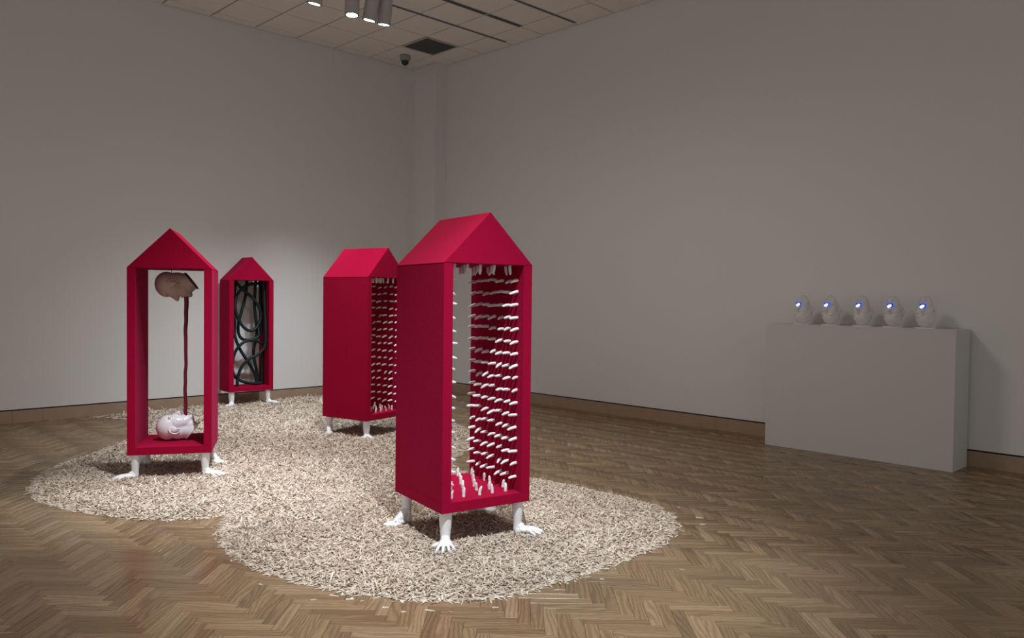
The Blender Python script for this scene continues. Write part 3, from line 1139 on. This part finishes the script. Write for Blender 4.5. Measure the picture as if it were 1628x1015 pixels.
Z = np.where(D > 0, bed_h(D, X, Y), -0.002)
idx = np.arange(X.size).reshape(X.shape)
q = np.stack([idx[:-1, :-1], idx[1:, :-1], idx[1:, 1:], idx[:-1, 1:]], -1).reshape(-1, 4)
dmin = np.minimum.reduce([D[:-1, :-1], D[1:, :-1], D[1:, 1:], D[:-1, 1:]]).ravel()
q = q[dmin > 0.0]
used = np.unique(q)
remap = np.full(X.size, -1); remap[used] = np.arange(len(used))
co = np.stack([X.ravel(), Y.ravel(), Z.ravel()], 1)[used]
me = big_mesh('chip_bed', co, remap[q], np.zeros(len(used)), M_bed)
bed = inst('wood_chip_field', me)
for p in me.polygons:
    p.use_smooth = True
tag(bed, 'wide bed of pale wood chips spread on the parquet under the red houses', 'wood chips', kind='stuff')

NC = 150000
pts = np.stack([rng.uniform(1.3, 6.4, NC * 3), rng.uniform(2.5, 10.2, NC * 3)], 1)
d = sdist(pts)
dist = np.hypot(pts[:, 0], pts[:, 1])
keep_p = np.clip(1.25 - (dist - 4.0) * 0.12, 0.42, 1.0)
edge = np.clip(1.0 + d / 0.05, 0, 1) ** 2 * np.where(d < 0, 0.55, 1)
keep = (d > -0.06) & (rng.random(len(d)) < keep_p * edge) & (pts[:, 1] < YL - 0.025)
pts, d, dist = pts[keep][:NC], d[keep][:NC], dist[keep][:NC]
n = len(pts)
ln = rng.gamma(5.0, 0.0068, n).clip(0.012, 0.075) * (1 + 0.10 * np.clip(dist - 6, 0, 4))
wd = rng.uniform(0.004, 0.0105, n) * (1 + 0.13 * np.clip(dist - 6, 0, 4))
th = rng.uniform(0.0012, 0.0032, n)
yaw = rng.uniform(0, 2 * np.pi, n)
inner = np.clip(d / 0.06, 0, 1)
pit = rng.normal(0, 0.30, n) * (0.15 + 0.85 * inner)
rol = rng.normal(0, 0.35, n) * (0.15 + 0.85 * inner)
zc = np.where(d > 0, bed_h(d, pts[:, 0], pts[:, 1]), 0) + rng.uniform(0.001, 0.010, n) * (0.2 + 0.8 * inner) + 0.0016
zc += np.abs(np.sin(pit)) * ln * 0.3
tp = rng.uniform(0.25, 1.0, n)   # taper of one end
L2, W2, T2 = ln / 2, wd / 2, th / 2
sx = np.array([-1, 1, 1, -1, -1, 1, 1, -1]); sy = np.array([-1, -1, 1, 1, -1, -1, 1, 1]); sz = np.array([-1, -1, -1, -1, 1, 1, 1, 1])
lx = L2[:, None] * sx
lx = lx + np.where(sx > 0, 1, 0) * sy * (wd * rng.uniform(-0.8, 0.8, n))[:, None] * 0.6
ly = W2[:, None] * sy * np.where(sx > 0, tp[:, None], 1)
lz = T2[:, None] * sz + (ln * rng.normal(0, 0.03, n))[:, None] * sx * sx * 0
cp, sp_ = np.cos(pit)[:, None], np.sin(pit)[:, None]
cr_, sr = np.cos(rol)[:, None], np.sin(rol)[:, None]
y1 = ly * cr_ - lz * sr; z1 = ly * sr + lz * cr_
x2 = lx * cp - z1 * sp_; z2 = lx * sp_ + z1 * cp
cy_, sy_ = np.cos(yaw)[:, None], np.sin(yaw)[:, None]
co = np.stack([x2 * cy_ - y1 * sy_ + pts[:, 0:1], x2 * sy_ + y1 * cy_ + pts[:, 1:2], z2 + zc[:, None]], -1).reshape(-1, 3)
FQ = np.array([(4, 5, 6, 7), (0, 1, 5, 4), (1, 2, 6, 5), (2, 3, 7, 6), (3, 0, 4, 7)])
fi = (FQ[None] + (np.arange(n) * 8)[:, None, None]).reshape(-1, 4)
me = big_mesh('chips', co, fi, np.repeat(rng.random(n), 8), M_chips)
ch = inst('chips', me, bed)
ch['kind'] = 'stuff'

# stray chips lying loose on the parquet, each its own thing
bm = bmesh.new()
vs = box(bm, -0.5, 0.5, -0.5, 0.5, 0, 1)
for v_ in bm.verts:
    if v_.co.x > 0:
        v_.co.y *= 0.6
        v_.co.x += v_.co.y * 0.15
chip_me = bpy.data.meshes.new('wood_chip')
bm.to_mesh(chip_me); bm.free()
chip_me.materials.append(M_chip_one)
stray = [(1.97, 4.01 - .1, .03), (2.07, 3.34, .05), (2.10, 3.25, .032), (2.13, 3.19, .022), (2.17, 3.05, .03), (1.97, 3.36, .028), (2.30, 2.88, .045),
         (4.62, 2.90, .05), (4.50, 2.80, .035), (3.66, 2.40, .026), (2.55, 2.70, .03), (3.22, 2.60, .02), (1.88, 3.72, .022), (2.20, 2.95, .022), (2.36, 2.80, .028), (4.75, 3.15, .022)]
for k, (x, y, l) in enumerate(stray):
    o = inst('wood_chip', chip_me, None, (x, y, 0.0), (0, 0, random.uniform(-0.9, 0.5) - 0.6), (l, 0.007 + 0.1 * l, 0.003))
    tag(o, 'loose pale wood chip lying alone on the parquet beside the chip bed', 'wood chip', 'stray wood chips on the parquet')
